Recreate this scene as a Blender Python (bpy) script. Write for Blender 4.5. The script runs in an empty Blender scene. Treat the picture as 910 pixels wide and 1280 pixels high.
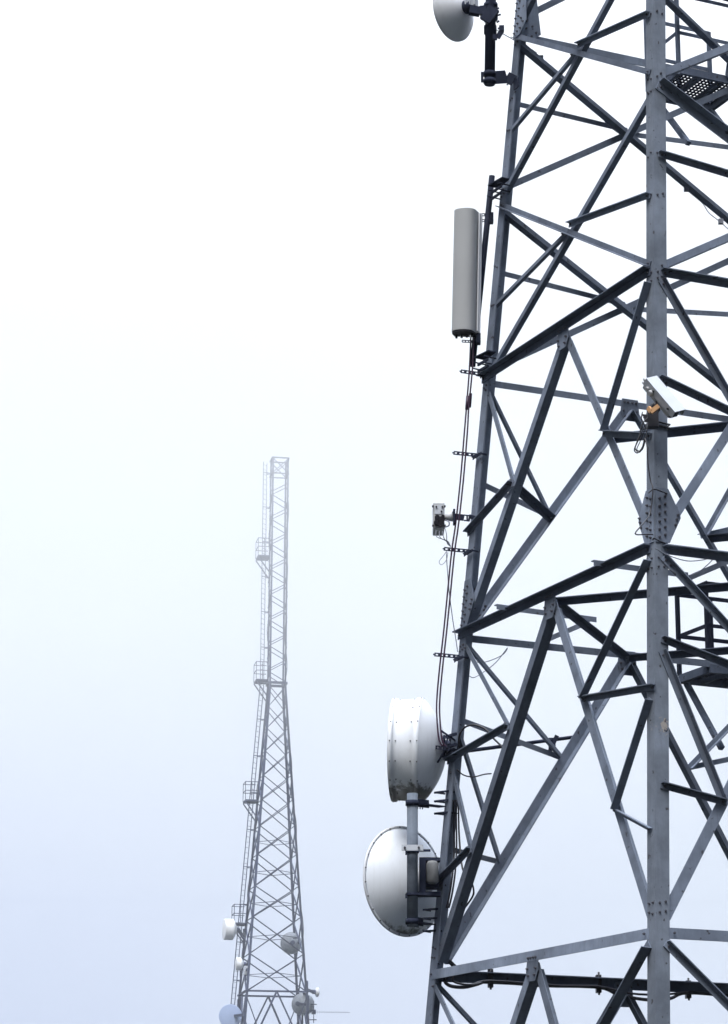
import bpy, bmesh, math, random
from mathutils import Vector, Matrix
random.seed(7)
V = Vector
scene = bpy.context.scene
COL = scene.collection
R = math.radians

# ------------------------------------------------------------------ camera
FPX, PITCH, ROLL = 3118.07, 0.274, 0.0037      # focal length in photo pixels, upward tilt, roll
cr, sr, cp, sp = math.cos(ROLL), math.sin(ROLL), math.cos(PITCH), math.sin(PITCH)
CF = V((0, cp, sp)); _u = V((0, -sp, cp)); _r = V((1, 0, 0))
CR = cr * _r + sr * _u; CU = -sr * _r + cr * _u
cam = bpy.data.cameras.new('camera'); camo = bpy.data.objects.new('camera', cam); COL.objects.link(camo)
camo.matrix_world = Matrix(((CR.x, CU.x, -CF.x, 0), (CR.y, CU.y, -CF.y, 0), (CR.z, CU.z, -CF.z, 0), (0, 0, 0, 1)))
cam.sensor_fit = 'VERTICAL'; cam.sensor_height = 36; cam.lens = FPX / 1280 * 36
cam.clip_end = 3000
scene.camera = camo

def ray(x, y):
    return CR * ((x - 455) / FPX) + CU * ((640 - y) / FPX) + CF
def at(x, y, Y):                                # survey point seen at photo pixel (x, y), Y metres away
    d = ray(x, y); return d * (Y / d.y)

# ------------------------------------------------------------------ materials
def new_mat(name):
    m = bpy.data.materials.new(name); m.use_nodes = True
    nt = m.node_tree; b = nt.nodes['Principled BSDF']
    return m, nt, b
def nd(nt, t, **k):
    n = nt.nodes.new(t)
    for a, v in k.items(): setattr(n, a, v)
    return n
def noise(nt, scale, detail=4, rough=.6, vec=None):
    n = nd(nt, 'ShaderNodeTexNoise'); n.inputs['Scale'].default_value = scale
    n.inputs['Detail'].default_value = detail; n.inputs['Roughness'].default_value = rough
    if vec is not None: nt.links.new(vec, n.inputs['Vector'])
    return n.outputs['Fac']
def ramp(nt, fac, stops):
    r = nd(nt, 'ShaderNodeValToRGB'); cr_ = r.color_ramp
    while len(cr_.elements) < len(stops): cr_.elements.new(.5)
    for e, (p, c) in zip(cr_.elements, stops):
        e.position = p; e.color = (*c, 1) if len(c) == 3 else c
    nt.links.new(fac, r.inputs['Fac']); return r.outputs['Color']
def mixc(nt, fac, a, b):
    m = nd(nt, 'ShaderNodeMix', data_type='RGBA')
    for s, v in ((m.inputs[0], fac), (m.inputs[6], a), (m.inputs[7], b)):
        if isinstance(v, (int, float)): s.default_value = v
        elif isinstance(v, tuple): s.default_value = (*v, 1)
        else: nt.links.new(v, s)
    return m.outputs[2]
def math_(nt, op, a, b=None, clamp=False):
    m = nd(nt, 'ShaderNodeMath', operation=op, use_clamp=clamp)
    for s, v in zip(m.inputs, (a, b)):
        if v is None: continue
        if isinstance(v, (int, float)): s.default_value = v
        else: nt.links.new(v, s)
    return m.outputs[0]
def objco(nt):
    return nd(nt, 'ShaderNodeTexCoord').outputs['Object']
def stretch(nt, vec, s):
    m = nd(nt, 'ShaderNodeMapping'); m.inputs['Scale'].default_value = s
    nt.links.new(vec, m.inputs['Vector']); return m.outputs['Vector']
def bump(nt, b, h, strength=.2, dist=.01):
    n = nd(nt, 'ShaderNodeBump'); n.inputs['Strength'].default_value = strength; n.inputs['Distance'].default_value = dist
    nt.links.new(h, n.inputs['Height']); nt.links.new(n.outputs['Normal'], b.inputs['Normal'])

def steel(name, base, var=.33, chips=True, patches=(), rough=.55):
    m, nt, b = new_mat(name)
    co = objco(nt)
    dark = tuple(c * (1 - var) for c in base); light = tuple(min(1, c * (1 + var * .6)) for c in base)
    c = ramp(nt, noise(nt, 2.2, 6, .65, co), [(.32, dark), (.7, light)])
    st = noise(nt, 1, 5, .6, stretch(nt, co, (26, 26, 1.1)))          # rain streaks down the paint
    c = mixc(nt, math_(nt, 'MULTIPLY', ramp_v(nt, st, .48, .70), .34), c, tuple(k * .62 for k in base))
    if chips:
        ch = noise(nt, 17, 2, .5, co)
        c = mixc(nt, math_(nt, 'MULTIPLY', ramp_v(nt, ch, .68, .71), .75), c, (.045, .038, .036))
    for (pos, rad, sc) in patches:                                   # places where the paint has flaked off
        g = nd(nt, 'ShaderNodeVectorMath', operation='DISTANCE'); g.inputs[1].default_value = pos
        nt.links.new(co, g.inputs[0])
        near = math_(nt, 'SUBTRACT', 1.0, math_(nt, 'DIVIDE', g.outputs['Value'], rad), True)
        n1 = noise(nt, sc, 4, .6, co)
        mk = ramp_v(nt, math_(nt, 'ADD', math_(nt, 'MULTIPLY', near, .55), n1), .74, .78)
        pc = ramp(nt, noise(nt, sc * .8, 3, .6, stretch(nt, co, (1, 1.3, .9))), [(.44, (.33, .30, .27)), (.52, (.27, .24, .22)), (.56, (.035, .035, .05))])
        c = mixc(nt, math_(nt, 'MULTIPLY', mk, .85), c, pc)
    oi = nd(nt, 'ShaderNodeObjectInfo'); hs = nd(nt, 'ShaderNodeHueSaturation')
    tone = nd(nt, 'ShaderNodeMapRange'); tone.inputs['To Min'].default_value = .72; tone.inputs['To Max'].default_value = 1.22
    nt.links.new(oi.outputs['Random'], tone.inputs['Value']); nt.links.new(tone.outputs['Result'], hs.inputs['Value']); nt.links.new(c, hs.inputs['Color'])
    nt.links.new(hs.outputs['Color'], b.inputs['Base Color'])
    b.inputs['Roughness'].default_value = rough; b.inputs['Specular IOR Level'].default_value = .03
    bump(nt, b, noise(nt, 60, 3, .5, co), .12, .004)
    return m
def ramp_v(nt, fac, a, b_):
    m = nd(nt, 'ShaderNodeMapRange'); m.inputs['From Min'].default_value = a; m.inputs['From Max'].default_value = b_
    nt.links.new(fac, m.inputs['Value']); return m.outputs['Result']
def plain(name, col, rough=.5, var=.15, sc=9, metal=0):
    m, nt, b = new_mat(name); co = objco(nt)
    c = ramp(nt, noise(nt, sc, 5, .6, co), [(.3, tuple(k * (1 - var) for k in col)), (.72, tuple(min(1, k * (1 + var)) for k in col))])
    nt.links.new(c, b.inputs['Base Color']); b.inputs['Roughness'].default_value = rough; b.inputs['Metallic'].default_value = metal
    return m
def grp(name, col, moss_from, moss_to, dirt=(.035, .032, .025), rough=.42, amount=.9, sc=9):
    """white glass-fibre or painted shell with grime and moss growing at its bottom rim (object z, metres)"""
    m, nt, b = new_mat(name); co = objco(nt)
    c = ramp(nt, noise(nt, 3, 5, .6, co), [(.3, tuple(k * .93 for k in col)), (.7, col)])
    sx = nd(nt, 'ShaderNodeSeparateXYZ'); nt.links.new(co, sx.inputs[0])
    low = ramp_v(nt, sx.outputs['Z'], moss_from, moss_to)             # 0 above, 1 at the bottom
    n1 = noise(nt, sc, 6, .72, stretch(nt, co, (1, 1, .55)))
    mk = ramp_v(nt, math_(nt, 'ADD', math_(nt, 'MULTIPLY', low, .62), math_(nt, 'MULTIPLY', n1, .7)), .66, .80)
    c = mixc(nt, math_(nt, 'MULTIPLY', mk, amount), c, dirt)
    run = noise(nt, 1, 4, .6, stretch(nt, co, (24, 24, 1.0)))
    c = mixc(nt, math_(nt, 'MULTIPLY', ramp_v(nt, run,   .52, .72), .12), c, (.36, .34, .30))
    soft = ramp_v(nt, math_(nt, 'ADD', math_(nt, 'MULTIPLY', low, .5), math_(nt, 'MULTIPLY', n1, .5)), .42, .85)
    c = mixc(nt, math_(nt, 'MULTIPLY', soft, .18), c, (.30, .26, .19))
    nt.links.new(c, b.inputs['Base Color']); b.inputs['Roughness'].default_value = rough
    return m

TB = V((4.014, 27.0, -1.7))
PATCH = [(at(828, 909, 24.02) - TB, .15, 26), (at(827, 1213, 23.98) - TB, .12, 26), (at(826, 730, 24.05) - TB, .05, 30)]
M = dict(
    steel=steel('grey_painted_steel', (.168, .196, .252)),
    frontleg=steel('worn_grey_painted_steel', (.182, .208, .254), patches=PATCH),
    hsteel=steel('shaded_grey_steel', (.10, .12, .165)),  # grey tower paint darkened to hold the shade under horizontals and plan braces
    dsteel=steel('dark_and_shaded_steel', (.026, .031, .052), chips=False),  # dark fittings; shade of the top pole and platform grating is painted in
    galv=steel('galvanised_steel', (.15, .175, .215), .5, chips=False, rough=.5),
    bolt=plain('shaded_dark_bolt', (.055, .055, .07), .6),  # shading of the bolt heads put into a dark base colour
    black=plain('black_plastic', (.012, .012, .018), .45),
    cable=plain('purple_black_cable', (.036, .012, .036), .5),
    wire=plain('grey_wire', (.16, .17, .21), .5),
    white=plain('white_housing', (.40, .42, .46), .45, .04),
    grey=plain('pale_grey_housing', (.42, .43, .44), .5, .08),
    radome=plain('weathered_radome', (.37, .375, .38), .6, .05, 2),
    panelside=plain('pale_panel_side', (.62, .63, .66), .5, .06, 2),
    unit=plain('weathered_grey_box', (.16, .165, .17), .6, .2),
    orange=plain('orange_gland', (.46, .25, .11), .5, .1),
    glass=plain('dark_window', (.02, .02, .025), .12),
    lightgrey=plain('clean_grey_panel', (.50, .53, .58), .5, .06),
    farsteel=steel('far_tower_steel', (.045, .055, .10), chips=False),
    fardish=plain('far_white_dish', (.74, .75, .77), .5, .06),
    fargrey=plain('far_grey_dish', (.20, .22, .25), .6, .3, 5),
    farblue=plain('far_blue_radome', (.33, .41, .60), .6, .04),
)
M['drum'] = grp('mossy_drum_shell', (.80, .83, .88), -.30, -.56, sc=11)
M['dish'] = grp('mossy_dish_shell', (.80, .84, .90), -.36, -.66, dirt=(.05, .045, .03), sc=9, amount=.85)
M['rim'] = plain('pale_dish_rim', (.68, .70, .74), .5, .08, 6)
M['smalldish'] = grp('small_dish_shell', (.76, .77, .80), -.5, -1.4)

# ------------------------------------------------------------------ mesh helpers
class MB:
    def __init__(s): s.bm = bmesh.new(); s.mi = 0
    def poly(s, pts, ext):                       # closed prism: outline pts, extruded by ext
        a = [s.bm.verts.new(p) for p in pts]; b = [s.bm.verts.new(V(p) + ext) for p in pts]
        n = len(a); fs = [s.bm.faces.new(a[::-1]), s.bm.faces.new(b)]
        for i in range(n): fs.append(s.bm.faces.new((a[i], a[(i + 1) % n], b[(i + 1) % n], b[i])))
        for f in fs: f.material_index = s.mi
        return s
    def box(s, c, ax, ay, az):                   # centre and three half-axis vectors
        c = V(c)
        return s.poly([c - ax - ay - az, c + ax - ay - az, c + ax + ay - az, c - ax + ay - az], 2 * az)
    def bar(s, p, q, w, h, up=V((0, 0, 1))):     # rectangular bar between points
        p, q = V(p), V(q); d = (q - p).normalized(); x = d.cross(up)
        x = x.normalized() if x.length > 1e-4 else V((1, 0, 0)); y = x.cross(d)
        return s.poly([p - x * w / 2 - y * h / 2, p + x * w / 2 - y * h / 2, p + x * w / 2 + y * h / 2, p - x * w / 2 + y * h / 2], q - p)
    def cyl(s, p, q, r, n=12, r2=None):
        return s.lathe(p, V(q) - V(p), [(0, r), ((V(q) - V(p)).length, r if r2 is None else r2)], n, caps=True)
    def lathe(s, o, axis, prof, n=32, caps=False, smooth=True, half=None):
        o = V(o); a = V(axis).normalized(); x = a.orthogonal().normalized(); y = a.cross(x)
        rings = []
        for t, r in prof:
            if r < 1e-6: rings.append([s.bm.verts.new(o + a * t)])
            else: rings.append([s.bm.verts.new(o + a * t + r * (math.cos(k * 2 * math.pi / n) * x + math.sin(k * 2 * math.pi / n) * y)) for k in range(n)])
        for A, B in zip(rings, rings[1:]):
            for k in range(n):
                k2 = (k + 1) % n
                vs = [A[k % len(A)]] + ([A[k2]] if len(A) > 1 else []) + ([B[k2]] if len(B) > 1 else []) + [B[k % len(B)]]
                if len(vs) < 3: continue
                f = s.bm.faces.new(vs); f.smooth = smooth; f.material_index = s.mi
        if caps:
            for Rg in (rings[0], rings[-1]):
                if len(Rg) > 1:
                    f = s.bm.faces.new(Rg); f.material_index = s.mi
        return s
    def tube(s, pts, r, n=7, sub=5):
        pts = [V(p) for p in pts]
        if len(pts) > 2 and sub > 1:
            P = [2 * pts[0] - pts[1]] + pts + [2 * pts[-1] - pts[-2]]; out = []
            for i in range(1, len(P) - 2):
                for k in range(sub):
                    t = k / sub; a, b, c, d = P[i - 1:i + 3]
                    out.append(.5 * ((2 * b) + (c - a) * t + (2 * a - 5 * b + 4 * c - d) * t * t + (3 * b - a - 3 * c + d) * t ** 3))
            pts = out + [pts[-1]]
        rings = []; up = V((.3, .5, .81))
        for i, p in enumerate(pts):
            d = (pts[min(i + 1, len(pts) - 1)] - pts[max(i - 1, 0)]).normalized()
            x = d.cross(up); x = x.normalized() if x.length > 1e-3 else V((1, 0, 0)); y = d.cross(x)
            rings.append([s.bm.verts.new(p + r * (math.cos(k * 2 * math.pi / n) * x + math.sin(k * 2 * math.pi / n) * y)) for k in range(n)])
        for A, B in zip(rings, rings[1:]):
            for k in range(n):
                f = s.bm.faces.new((A[k], A[(k + 1) % n], B[(k + 1) % n], B[k])); f.smooth = True; f.material_index = s.mi
        for Rg in (rings[0], rings[-1]):
            f = s.bm.faces.new(Rg); f.material_index = s.mi
        return s
    def bolt(s, p, n, r=.014, h=.018):
        n = V(n).normalized(); s.lathe(V(p) - n * .004, n, [(0, r), (h, r), (h, r * .5), (h + .012, r * .5)], 6, smooth=False, caps=True); return s
    def angle(s, p, q, n, w, t, side, edge, off=0.0):
        """steel angle: one flange in the plane of normal n, the other standing out ('out') or in ('in') from its high or low edge"""
        p, q = V(p), V(q); d = (q - p).normalized(); e = n.cross(d).normalized()
        if e.z < 0: e = -e
        n = d.cross(e); n = n if n.dot(V(NREF)) >= 0 else -n
        sg = 1 if side == 'out' else -1; eg = 1 if edge == 'high' else -1
        base = off if side == 'out' else off - .017
        h = w / 2
        pr = [(eg * h, 0), (-eg * h, 0), (-eg * h, t), (eg * (h - t), t), (eg * (h - t), w), (eg * h, w)]
        return s.poly([p + e * a + n * (base + sg * b) for a, b in pr], q - p)
    def build(s, name, mats, parent=None, origin=None):
        me = bpy.data.meshes.new(name); bmesh.ops.recalc_face_normals(s.bm, faces=s.bm.faces)
        org = V(origin) if origin is not None else None
        o = bpy.data.objects.new(name, me)
        if parent is not None:
            o.parent = parent; off = world_loc(parent)
            if org is not None: o.location = org - off; off = org
        else:
            off = org if org is not None else V((0, 0, 0)); o.location = off
        for v in s.bm.verts: v.co -= off
        s.bm.to_mesh(me); s.bm.free()
        for m in (mats if isinstance(mats, (list, tuple)) else [mats]): me.materials.append(M[m])
        COL.objects.link(o); o['wl'] = tuple(off)
        return o
NREF = V((0, 0, 1))
def world_loc(o): return V(o['wl'])
def tag(o, label=None, cat=None, group=None, kind=None):
    for k, v in (('label', label), ('category', cat), ('group', group), ('kind', kind)):
        if v: o[k] = v
    return o
def thing(name, label, cat, loc=(0, 0, 0), group=None):
    o = bpy.data.objects.new(name, None); o.location = loc; o['wl'] = tuple(loc); o.empty_display_size = .3
    COL.objects.link(o); return tag(o, label, cat, group)

# ------------------------------------------------------------------ near tower
AX = V((4.014, 27.0, 0)); PSI = -1.1503; H0, HK = 2.6557, .0718
cs, sn = math.cos(PSI), math.sin(PSI)
SG = [(-1, -1), (1, -1), (1, 1), (-1, 1)]        # left, front, right, back legs
def corner(i, z):
    h = H0 - HK * z; x, y = SG[i % 4][0] * h, SG[i % 4][1] * h
    return V((AX.x + cs * x - sn * y, AX.y + sn * x + cs * y, z))
GZ = -1.7
FACES = [(0, 1), (1, 2), (2, 3), (3, 0)]         # types A, B, A, B
def fpt(f, s, z):
    i, j = FACES[f]; a, b = corner(i, z), corner(j, z); return a + (b - a) * s
def fnorm(f):
    i, j = FACES[f]; a, b, c = corner(i, 0), corner(j, 0), corner(i, 10)
    n = (b - a).cross(c - a).normalized(); m = (a + b) / 2 - AX; m.z = 0
    return n if n.dot(m) > 0 else -n
FN = [fnorm(f) for f in range(4)]
tower = thing('lattice_tower', 'large grey painted steel lattice tower rising close by', 'tower', (AX.x, AX.y, GZ))
L0, L1, L2, L3a, L3b, L4, L4b, L5 = 2.56, 6.42, 9.50, 11.66, 11.80, 13.85, 14.0, 16.15
TOP = 16.4

def leg(i):
    m = MB(); w, t = .155, .018
    z0, z1 = GZ, TOP; a, b = corner(i, z0), corner(i, z1)
    u = (corner((i + 1) % 4, z0) - a).normalized(); v = (corner((i + 3) % 4, z0) - a).normalized()
    m.poly([a, a + u * w, a + u * w + v * t, a + u * t + v * t, a + u * t + v * w, a + v * w], b - a)
    m.mi = 1                                                     # bolt heads where braces meet the leg
    for f, sgn in ((i, 1), ((i + 3) % 4, -1)):
        p_, q_ = FACES[f]; e = (corner(q_, 0) - corner(p_, 0)).normalized() * sgn
        for zq in (L0 + .2, L0 + .3, L2, L2 - .1, L3b, L3b - .14, L4 - .1, L1 - .12, L1 - .2, 10.4, 10.88, 12.62, 13.04):
            for aa in (.045, .11): m.bolt(corner(i, zq + random.uniform(-.02, .02)) + e * aa + FN[f] * .001, FN[f], .012, .012)
    m.build('leg', ['frontleg' if i == 1 else 'steel', 'bolt'], tower)
    f = MB(); f.box((a.x, a.y, GZ - .05), V((.3, 0, 0)), V((0, .3, 0)), V((0, 0, .2))); f.build('concrete_footing', 'grey', tower)
for i in range(4): leg(i)

def member(name, f, s1, z1, s2, z2, w=.08, side='out', edge='high', off=0.0, t=.010, mat='steel', bolts=(1, 1)):
    """s measured from the first leg of the face; ends stop just inside the leg heel"""
    global NREF
    p, q = fpt(f, s1, z1), fpt(f, s2, z2); n = FN[f]; NREF = n
    m = MB(); m.angle(p, q, n, w, t, side, edge, off)
    d = (q - p).normalized(); m.mi = 1
    o = off + (t if side == 'out' else .001)
    for k, (e, sg) in enumerate(((p, 1), (q, -1))):
        for b in range(bolts[k]): m.bolt(e + d * sg * (.045 + .07 * b) + n * o, n, .013, .013)
    return m.build(name, [mat, 'bolt'], tower)

EPS = .012
for f in range(4):
    A = f % 2 == 0
    S = (lambda s: s) if f in (0, 1) else (lambda s: s)          # opposite faces are half-turn copies
    # ----- levels with a horizontal
    if A:
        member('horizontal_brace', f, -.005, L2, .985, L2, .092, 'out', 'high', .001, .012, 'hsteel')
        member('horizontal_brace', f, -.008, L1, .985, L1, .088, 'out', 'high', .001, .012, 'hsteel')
        member('horizontal_brace', f, .012, L0, .975, L0, .105, 'in', 'high', .022, .012)
        member('horizontal_brace', f, .01, TOP - .2, .99, TOP - .2, .1, 'out', 'high', .001)
    else:
        oe = ('in', 'high') if f == 3 else ('out', 'high')
        member('horizontal_brace', f, .02, L2 - .03, .98, L2 - .03, .078, 'out', 'high', .001, .012)
        member('horizontal_brace', f, .02, L1 - .02, .98, L1 - .02, .082, 'out', 'high', .001, .012)
        if f == 3: member('horizontal_brace', f, .02, L0, .98, L0, .13, 'in', 'high', .0, .012, 'hsteel')
        else: member('horizontal_brace', f, .03, L0, .98, L0, .105, 'in', 'high', .022, .012)
        if f == 3: member('horizontal_brace', f, .02, L4 + .05, .98, L4 + .05, .10, 'out', 'high', .003, .012)
        member('horizontal_brace', f, .01, TOP - .2, .99, TOP - .2, .1, 'out', 'high', .001)
    # ----- inverted V panels
    for (zb, zt, w) in ((GZ + .05, L0, .11), (L0, L1, .115), (L1, L2, .10)):
        member('diagonal_brace', f, .490, zt - .10, .025, zb + .16, w, 'in', 'low', -.002, .012, bolts=(0, 0))
        member('diagonal_brace', f, .510, zt - .10, .975, zb + .16, w, 'in', 'low', -.002, .012, bolts=(0, 0))
    # ----- secondary bracing, both halves of the face
    for hf in (0, 1):
        h = (lambda s: s) if hf == 0 else (lambda s: 1 - s)
        nearL = (f == 0 and hf == 0) or (f == 3)                   # halves seen from the photo's side
        # panel L1-L0
        n1, n2 = (.31, 5.11), (.158, 3.86)
        up_side = ('in', 'low') if hf == (0 if A else 1) else ('out', 'low')
        wA = .066 if f == 1 else .062 if hf == 0 or not A else .085
        if A and hf == 1: up_side = ('out', 'low')
        if not A: up_side = ('in', 'low') if f == 3 else ('out', 'high')
        member('secondary_brace', f, h(.02), L1 - .10, h(n1[0]), n1[1] + .02, wA, *up_side, off=.003, bolts=(2, 1))
        member('secondary_brace', f, h(n1[0] + .01), n1[1], h(-.004 if A else .015), 4.96 if A else 5.46, .062, 'out', 'high', .002)
        member('secondary_brace', f, h(.015), 4.86 if A else 5.34, h(n2[0]), n2[1], wA, *up_side, off=.003)
        member('secondary_brace', f, h(n2[0] + .01), n2[1], h(-.010 if A and hf == 0 else .012), 3.55 if A else 3.985, .06 if not (A and hf) else .04, 'out', 'high', .002)
        # panel L2-L1
        k1 = (.243, 7.955)
        member('secondary_brace', f, h(.02), L2 - .12, h(k1[0]), k1[1] + .02, wA, *up_side, off=.003)
        member('secondary_brace', f, h(k1[0] + .01), k1[1], h(-.008 if A and hf == 0 else .012), 7.63 if A else 8.26, .066, 'out', 'high', .002)
        # bottom panel
        b1 = (.31, L0 - 1.36)
        member('secondary_brace', f, h(.02), L0 - .10, h(b1[0]), b1[1] + .02, wA if not (A and hf) else .11, *up_side, off=.003)
        member('secondary_brace', f, h(b1[0] + .01), b1[1], h(.012), L0 - 1.5 if A else L0 - 1.05, .075, 'out', 'high', .002)
        # crossed panels
        for (zc, za, zb_) in ((10.70, 10.38, 10.86), (12.95, 12.60, 13.03), (15.05, 14.75, 15.2)):
            member('secondary_brace', f, h(.485), zc + (.02 if hf else -.02), h(.012), za if A else zb_, (.046 if not hf else .058) if A else .062, *(('out', 'high') if hf or not A else ('in', 'low')), off=.013)
    # ----- crossed diagonals
    for (zb, zt) in ((L2, L3a), (L3b, L4), (L4b, L5)):
        if A:
            member('diagonal_brace', f, .012, zt + .02, .985, zb + .08, .066, 'out', 'low', .001)
            member('diagonal_brace', f, .015, zb + .04, .985, zt, .066, 'in', 'low', .0)
        else:
            member('diagonal_brace', f, .012, zt + .05, .985, zb + .12, .11 if f == 1 else .08, *(('out', 'high') if f == 1 else ('out', 'high')), off=.001)
            member('diagonal_brace', f, .015, zb + .04, .985, zt - .06, .08 if f == 1 else .12, 'in', 'low', .0)

# ----- gusset plates with their bolts
def plate(f, pts, off, bolts, mat='steel', t=.010):
    n = FN[f]; m = MB()
    if f in (2, 3): n = -n; off += .034
    m.poly([p + n * off for p in pts], n * t); m.mi = 1
    for b in bolts: m.bolt(b + n * (off + t), n)
    return m.build('gusset_plate', [mat, 'bolt'], tower)
for f in range(4):
    i, j = FACES[f]; u = (corner(j, 0) - corner(i, 0)).normalized()
    up = (corner(i, 10) - corner(i, 0)); 
    for z, hh in ((L0, .26), (L1, .27), (L2, .25)):
        c = fpt(f, .5, z); dn = (fpt(f, .5, z - 1) - c).normalized()
        P = lambda a, b: c + u * a + dn * b
        plate(f, [P(-.11, -.02), P(.11, -.02), P(.13, hh * .6), P(.08, hh), P(-.08, hh), P(-.13, hh * .6)], -.006,
              [P(a, b) for a in (-.08, -.03, .03, .08) for b in (.02,)] + [P(-.09, .13), P(.09, .13), P(-.07, .2), P(.07, .2)])
    # splice plates on the legs at L1, smaller ones at L4 and L0
    for (leg_i, sgn) in ((i, 1), (j, -1)):
        e = u * sgn
        def Q(a, z): return corner(leg_i, z) + e * a
        zz = L1 + .06
        big = [Q(.008, zz), Q(.17, zz), Q(.30, zz + .28), Q(.285, zz + .34), Q(.155, zz + .58), Q(.008, zz + .58)]
        bl = [Q(a, zz + .05 + .083 * k + (.0 if a < .08 else .03)) for a in (.05, .115) for k in range(6)] + [Q(.235, zz + .20), Q(.25, zz + .26), Q(.265, zz + .31)]
        plate(f, big, .0015, bl)
        zz = L4 - .02
        plate(f, [Q(.01, zz), Q(.19, zz), Q(.33, zz + .12), Q(.22, zz + .62), Q(.01, zz + .62)], .0135,
              [Q(a, zz + .06 + .1 * k) for a in (.045, .12) for k in range(6)] + [Q(.2, zz + .07), Q(.26, zz + .13), Q(.2, zz + .2)])

# ----- plan bracing inside the tower
def planbar(p, q, w=.09, mat='hsteel', near=False):
    global NREF
    NREF = V((0, 0, 1)); m = MB(); p, q = V(p), V(q)
    d = (q - p).normalized(); x = d.cross(V((0, 0, 1))).normalized(); t = .010
    if (x.y < 0) != near: x = -x
    x = -x
    m.poly([p + x * a + V((0, 0, b)) for a, b in ((-w / 2, 0), (w / 2, 0), (w / 2, -t), (-w / 2 + t, -t), (-w / 2 + t, -w), (-w / 2, -w))], q - p)
    return m.build('plan_brace', mat, tower)
mids = [fpt(f, .5, L1 - .03) - FN[f] * .05 for f in range(4)]
for f in range(4): planbar(mids[f], mids[(f + 1) % 4] + V((0, 0, .006)), .078)
def pz(x, y, z): d = ray(x, y); return d * (z / d.z)
uB = (corner(3, 0) - corner(0, 0)).normalized(); uA = (corner(1, 0) - corner(0, 0)).normalized()
for p, q in (((1.46, 26.87), (2.62, 27.51)), ((2.36, 24.92), (3.40, 25.47)), ((2.10, 28.67), (2.56, 27.66)), ((3.43, 25.60), (4.1, 24.1))):
    planbar((*p, L1 + .075), (*q, L1 + .075 + random.uniform(.004, .01)), .06, 'steel', True)
for f in range(4):                                             # corner ties between the nodes of neighbouring faces
    g = (f + 1) % 4
    planbar(fpt(f, 1 - .25, 7.95) - FN[f] * .06, fpt(g, .25, 7.95) - FN[g] * .06, .085)

# ----- rest platforms hung outside the rear face
def platform(z, s0, width, rail='hsteel'):
    a = fpt(3, 1 - s0, z); u = uB; o = FN[3].copy(); o.z = 0; o.normalize()
    root = bpy.data.objects.new('platform', None); root.parent = tower; root.location = a - world_loc(tower); root['wl'] = tuple(a); COL.objects.link(root)
    P = lambda x, y, h=0: a + u * x + o * y + V((0, 0, h))
    Lx = .95
    fr = MB()
    for p, q in ((P(0, 0), P(Lx, 0)), (P(0, width), P(Lx, width)), (P(0, .03), P(0, width - .03)), (P(Lx, .03), P(Lx, width - .03))):
        fr.bar(p, q, .05, .10)
    for k in (1, 2): fr.bar(P(Lx * k / 3, .03, -.01), P(Lx * k / 3, width - .03, -.01), .05, .06)
    fr.build('floor_frame', 'hsteel', root)
    g = MB(); n1, n2 = 16, 11
    for k in range(n1 + 1): g.bar(P(.03 + (Lx - .06) * k / n1, .03, .035), P(.03 + (Lx - .06) * k / n1, width - .03, .04), .027, .008)
    for k in range(n2 + 1): g.bar(P(.03, .03 + (width - .06) * k / n2, .0415), P(Lx - .03, .03 + (width - .06) * k / n2, .0415), .034, .005)
    g.build('floor_grating', 'dsteel', root)  # dark steel stands in for shade on the underside
    r = MB()
    for x, y in ((0, width), (0, .03), (Lx, width), (Lx * .5, width)):
        r.bar(P(x, y, .05), P(x, y, 1.08), .055, .04, up=u)
    for h in (.54, 1.07):
        r.bar(P(0, .0, h), P(0, width, h), .012, .05); r.bar(P(0, width + .004, h + .003), P(Lx, width + .004, h + .003), .012, .05)
        r.bar(P(0, .03, h + .002), P(Lx * .98, .03, h + .002), .012, .045)
    r.build('guard_rail', rail, root)
    st = MB(); st.bar(P(.08, width - .03, -.05), fpt(3, 1 - s0 - .03, z - .95), .06, .06); st.bar(P(Lx - .03, width - .03, -.05), fpt(3, .02, z - .95), .06, .06)
    st.build('support_strut', 'hsteel', root)
    return root
platform(13.90, .708, .79)
lowp = platform(6.34, .765, .70, 'dsteel')
# ----- perforated cable brackets clamped to the left leg
def legpt(z, dx=0.0, dy=0.0): return corner(0, z) + V((dx, dy, 0))
def cable_bracket(pxl, pxr, y_r, drop=0, n=5, w=.045):
    z = None
    p, q = at(*pxl, 28.02), at(*pxr, 27.92)
    root = MB(); d = (q - p); L = d.length; d.normalize(); up = V((0, 0, 1)); up = (up - d * up.dot(d)).normalized(); nn = d.cross(up)
    hw = w / 2
    for sg in (1, -1): root.box((p + q) / 2 + up * sg * (hw - .007), d * L / 2, up * .007, nn * .003)
    for k in range(n + 1): root.box(p + d * (L * k / n) , d * .016, up * (hw - .0142), nn * .0028)
    # clamp round the leg
    h = at(pxr[0], pxr[1], 27.92); c = corner(0, h.z)
    tipo = c + (uA * .15) - uB * .0
    root.bar(h - d * .01, c - uA * .03 + FN[0] * .03, .008, .05)
    root.bar(c - uA * .03 + FN[0] * .03, c + uA * .19 + FN[0] * .03, .008, .035); root.bar(c + uA * .19 + FN[0] * .03, c + uA * .19 - FN[0] * .04, .012, .012)
    for a in (.0, .175): root.cyl(c + uA * a + FN[0] * .06, c + uA * a - FN[0] * .05, .008, 6)
    return root.build('cable_bracket', 'dsteel', tower)
for a, b in (((576, 464), (604, 468)), ((567, 566), (596, 569)), ((555, 686), (586, 689)), ((543, 818), (574, 821)), ((533, 933), (562, 936))):
    cable_bracket(a, b, 0)

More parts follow.
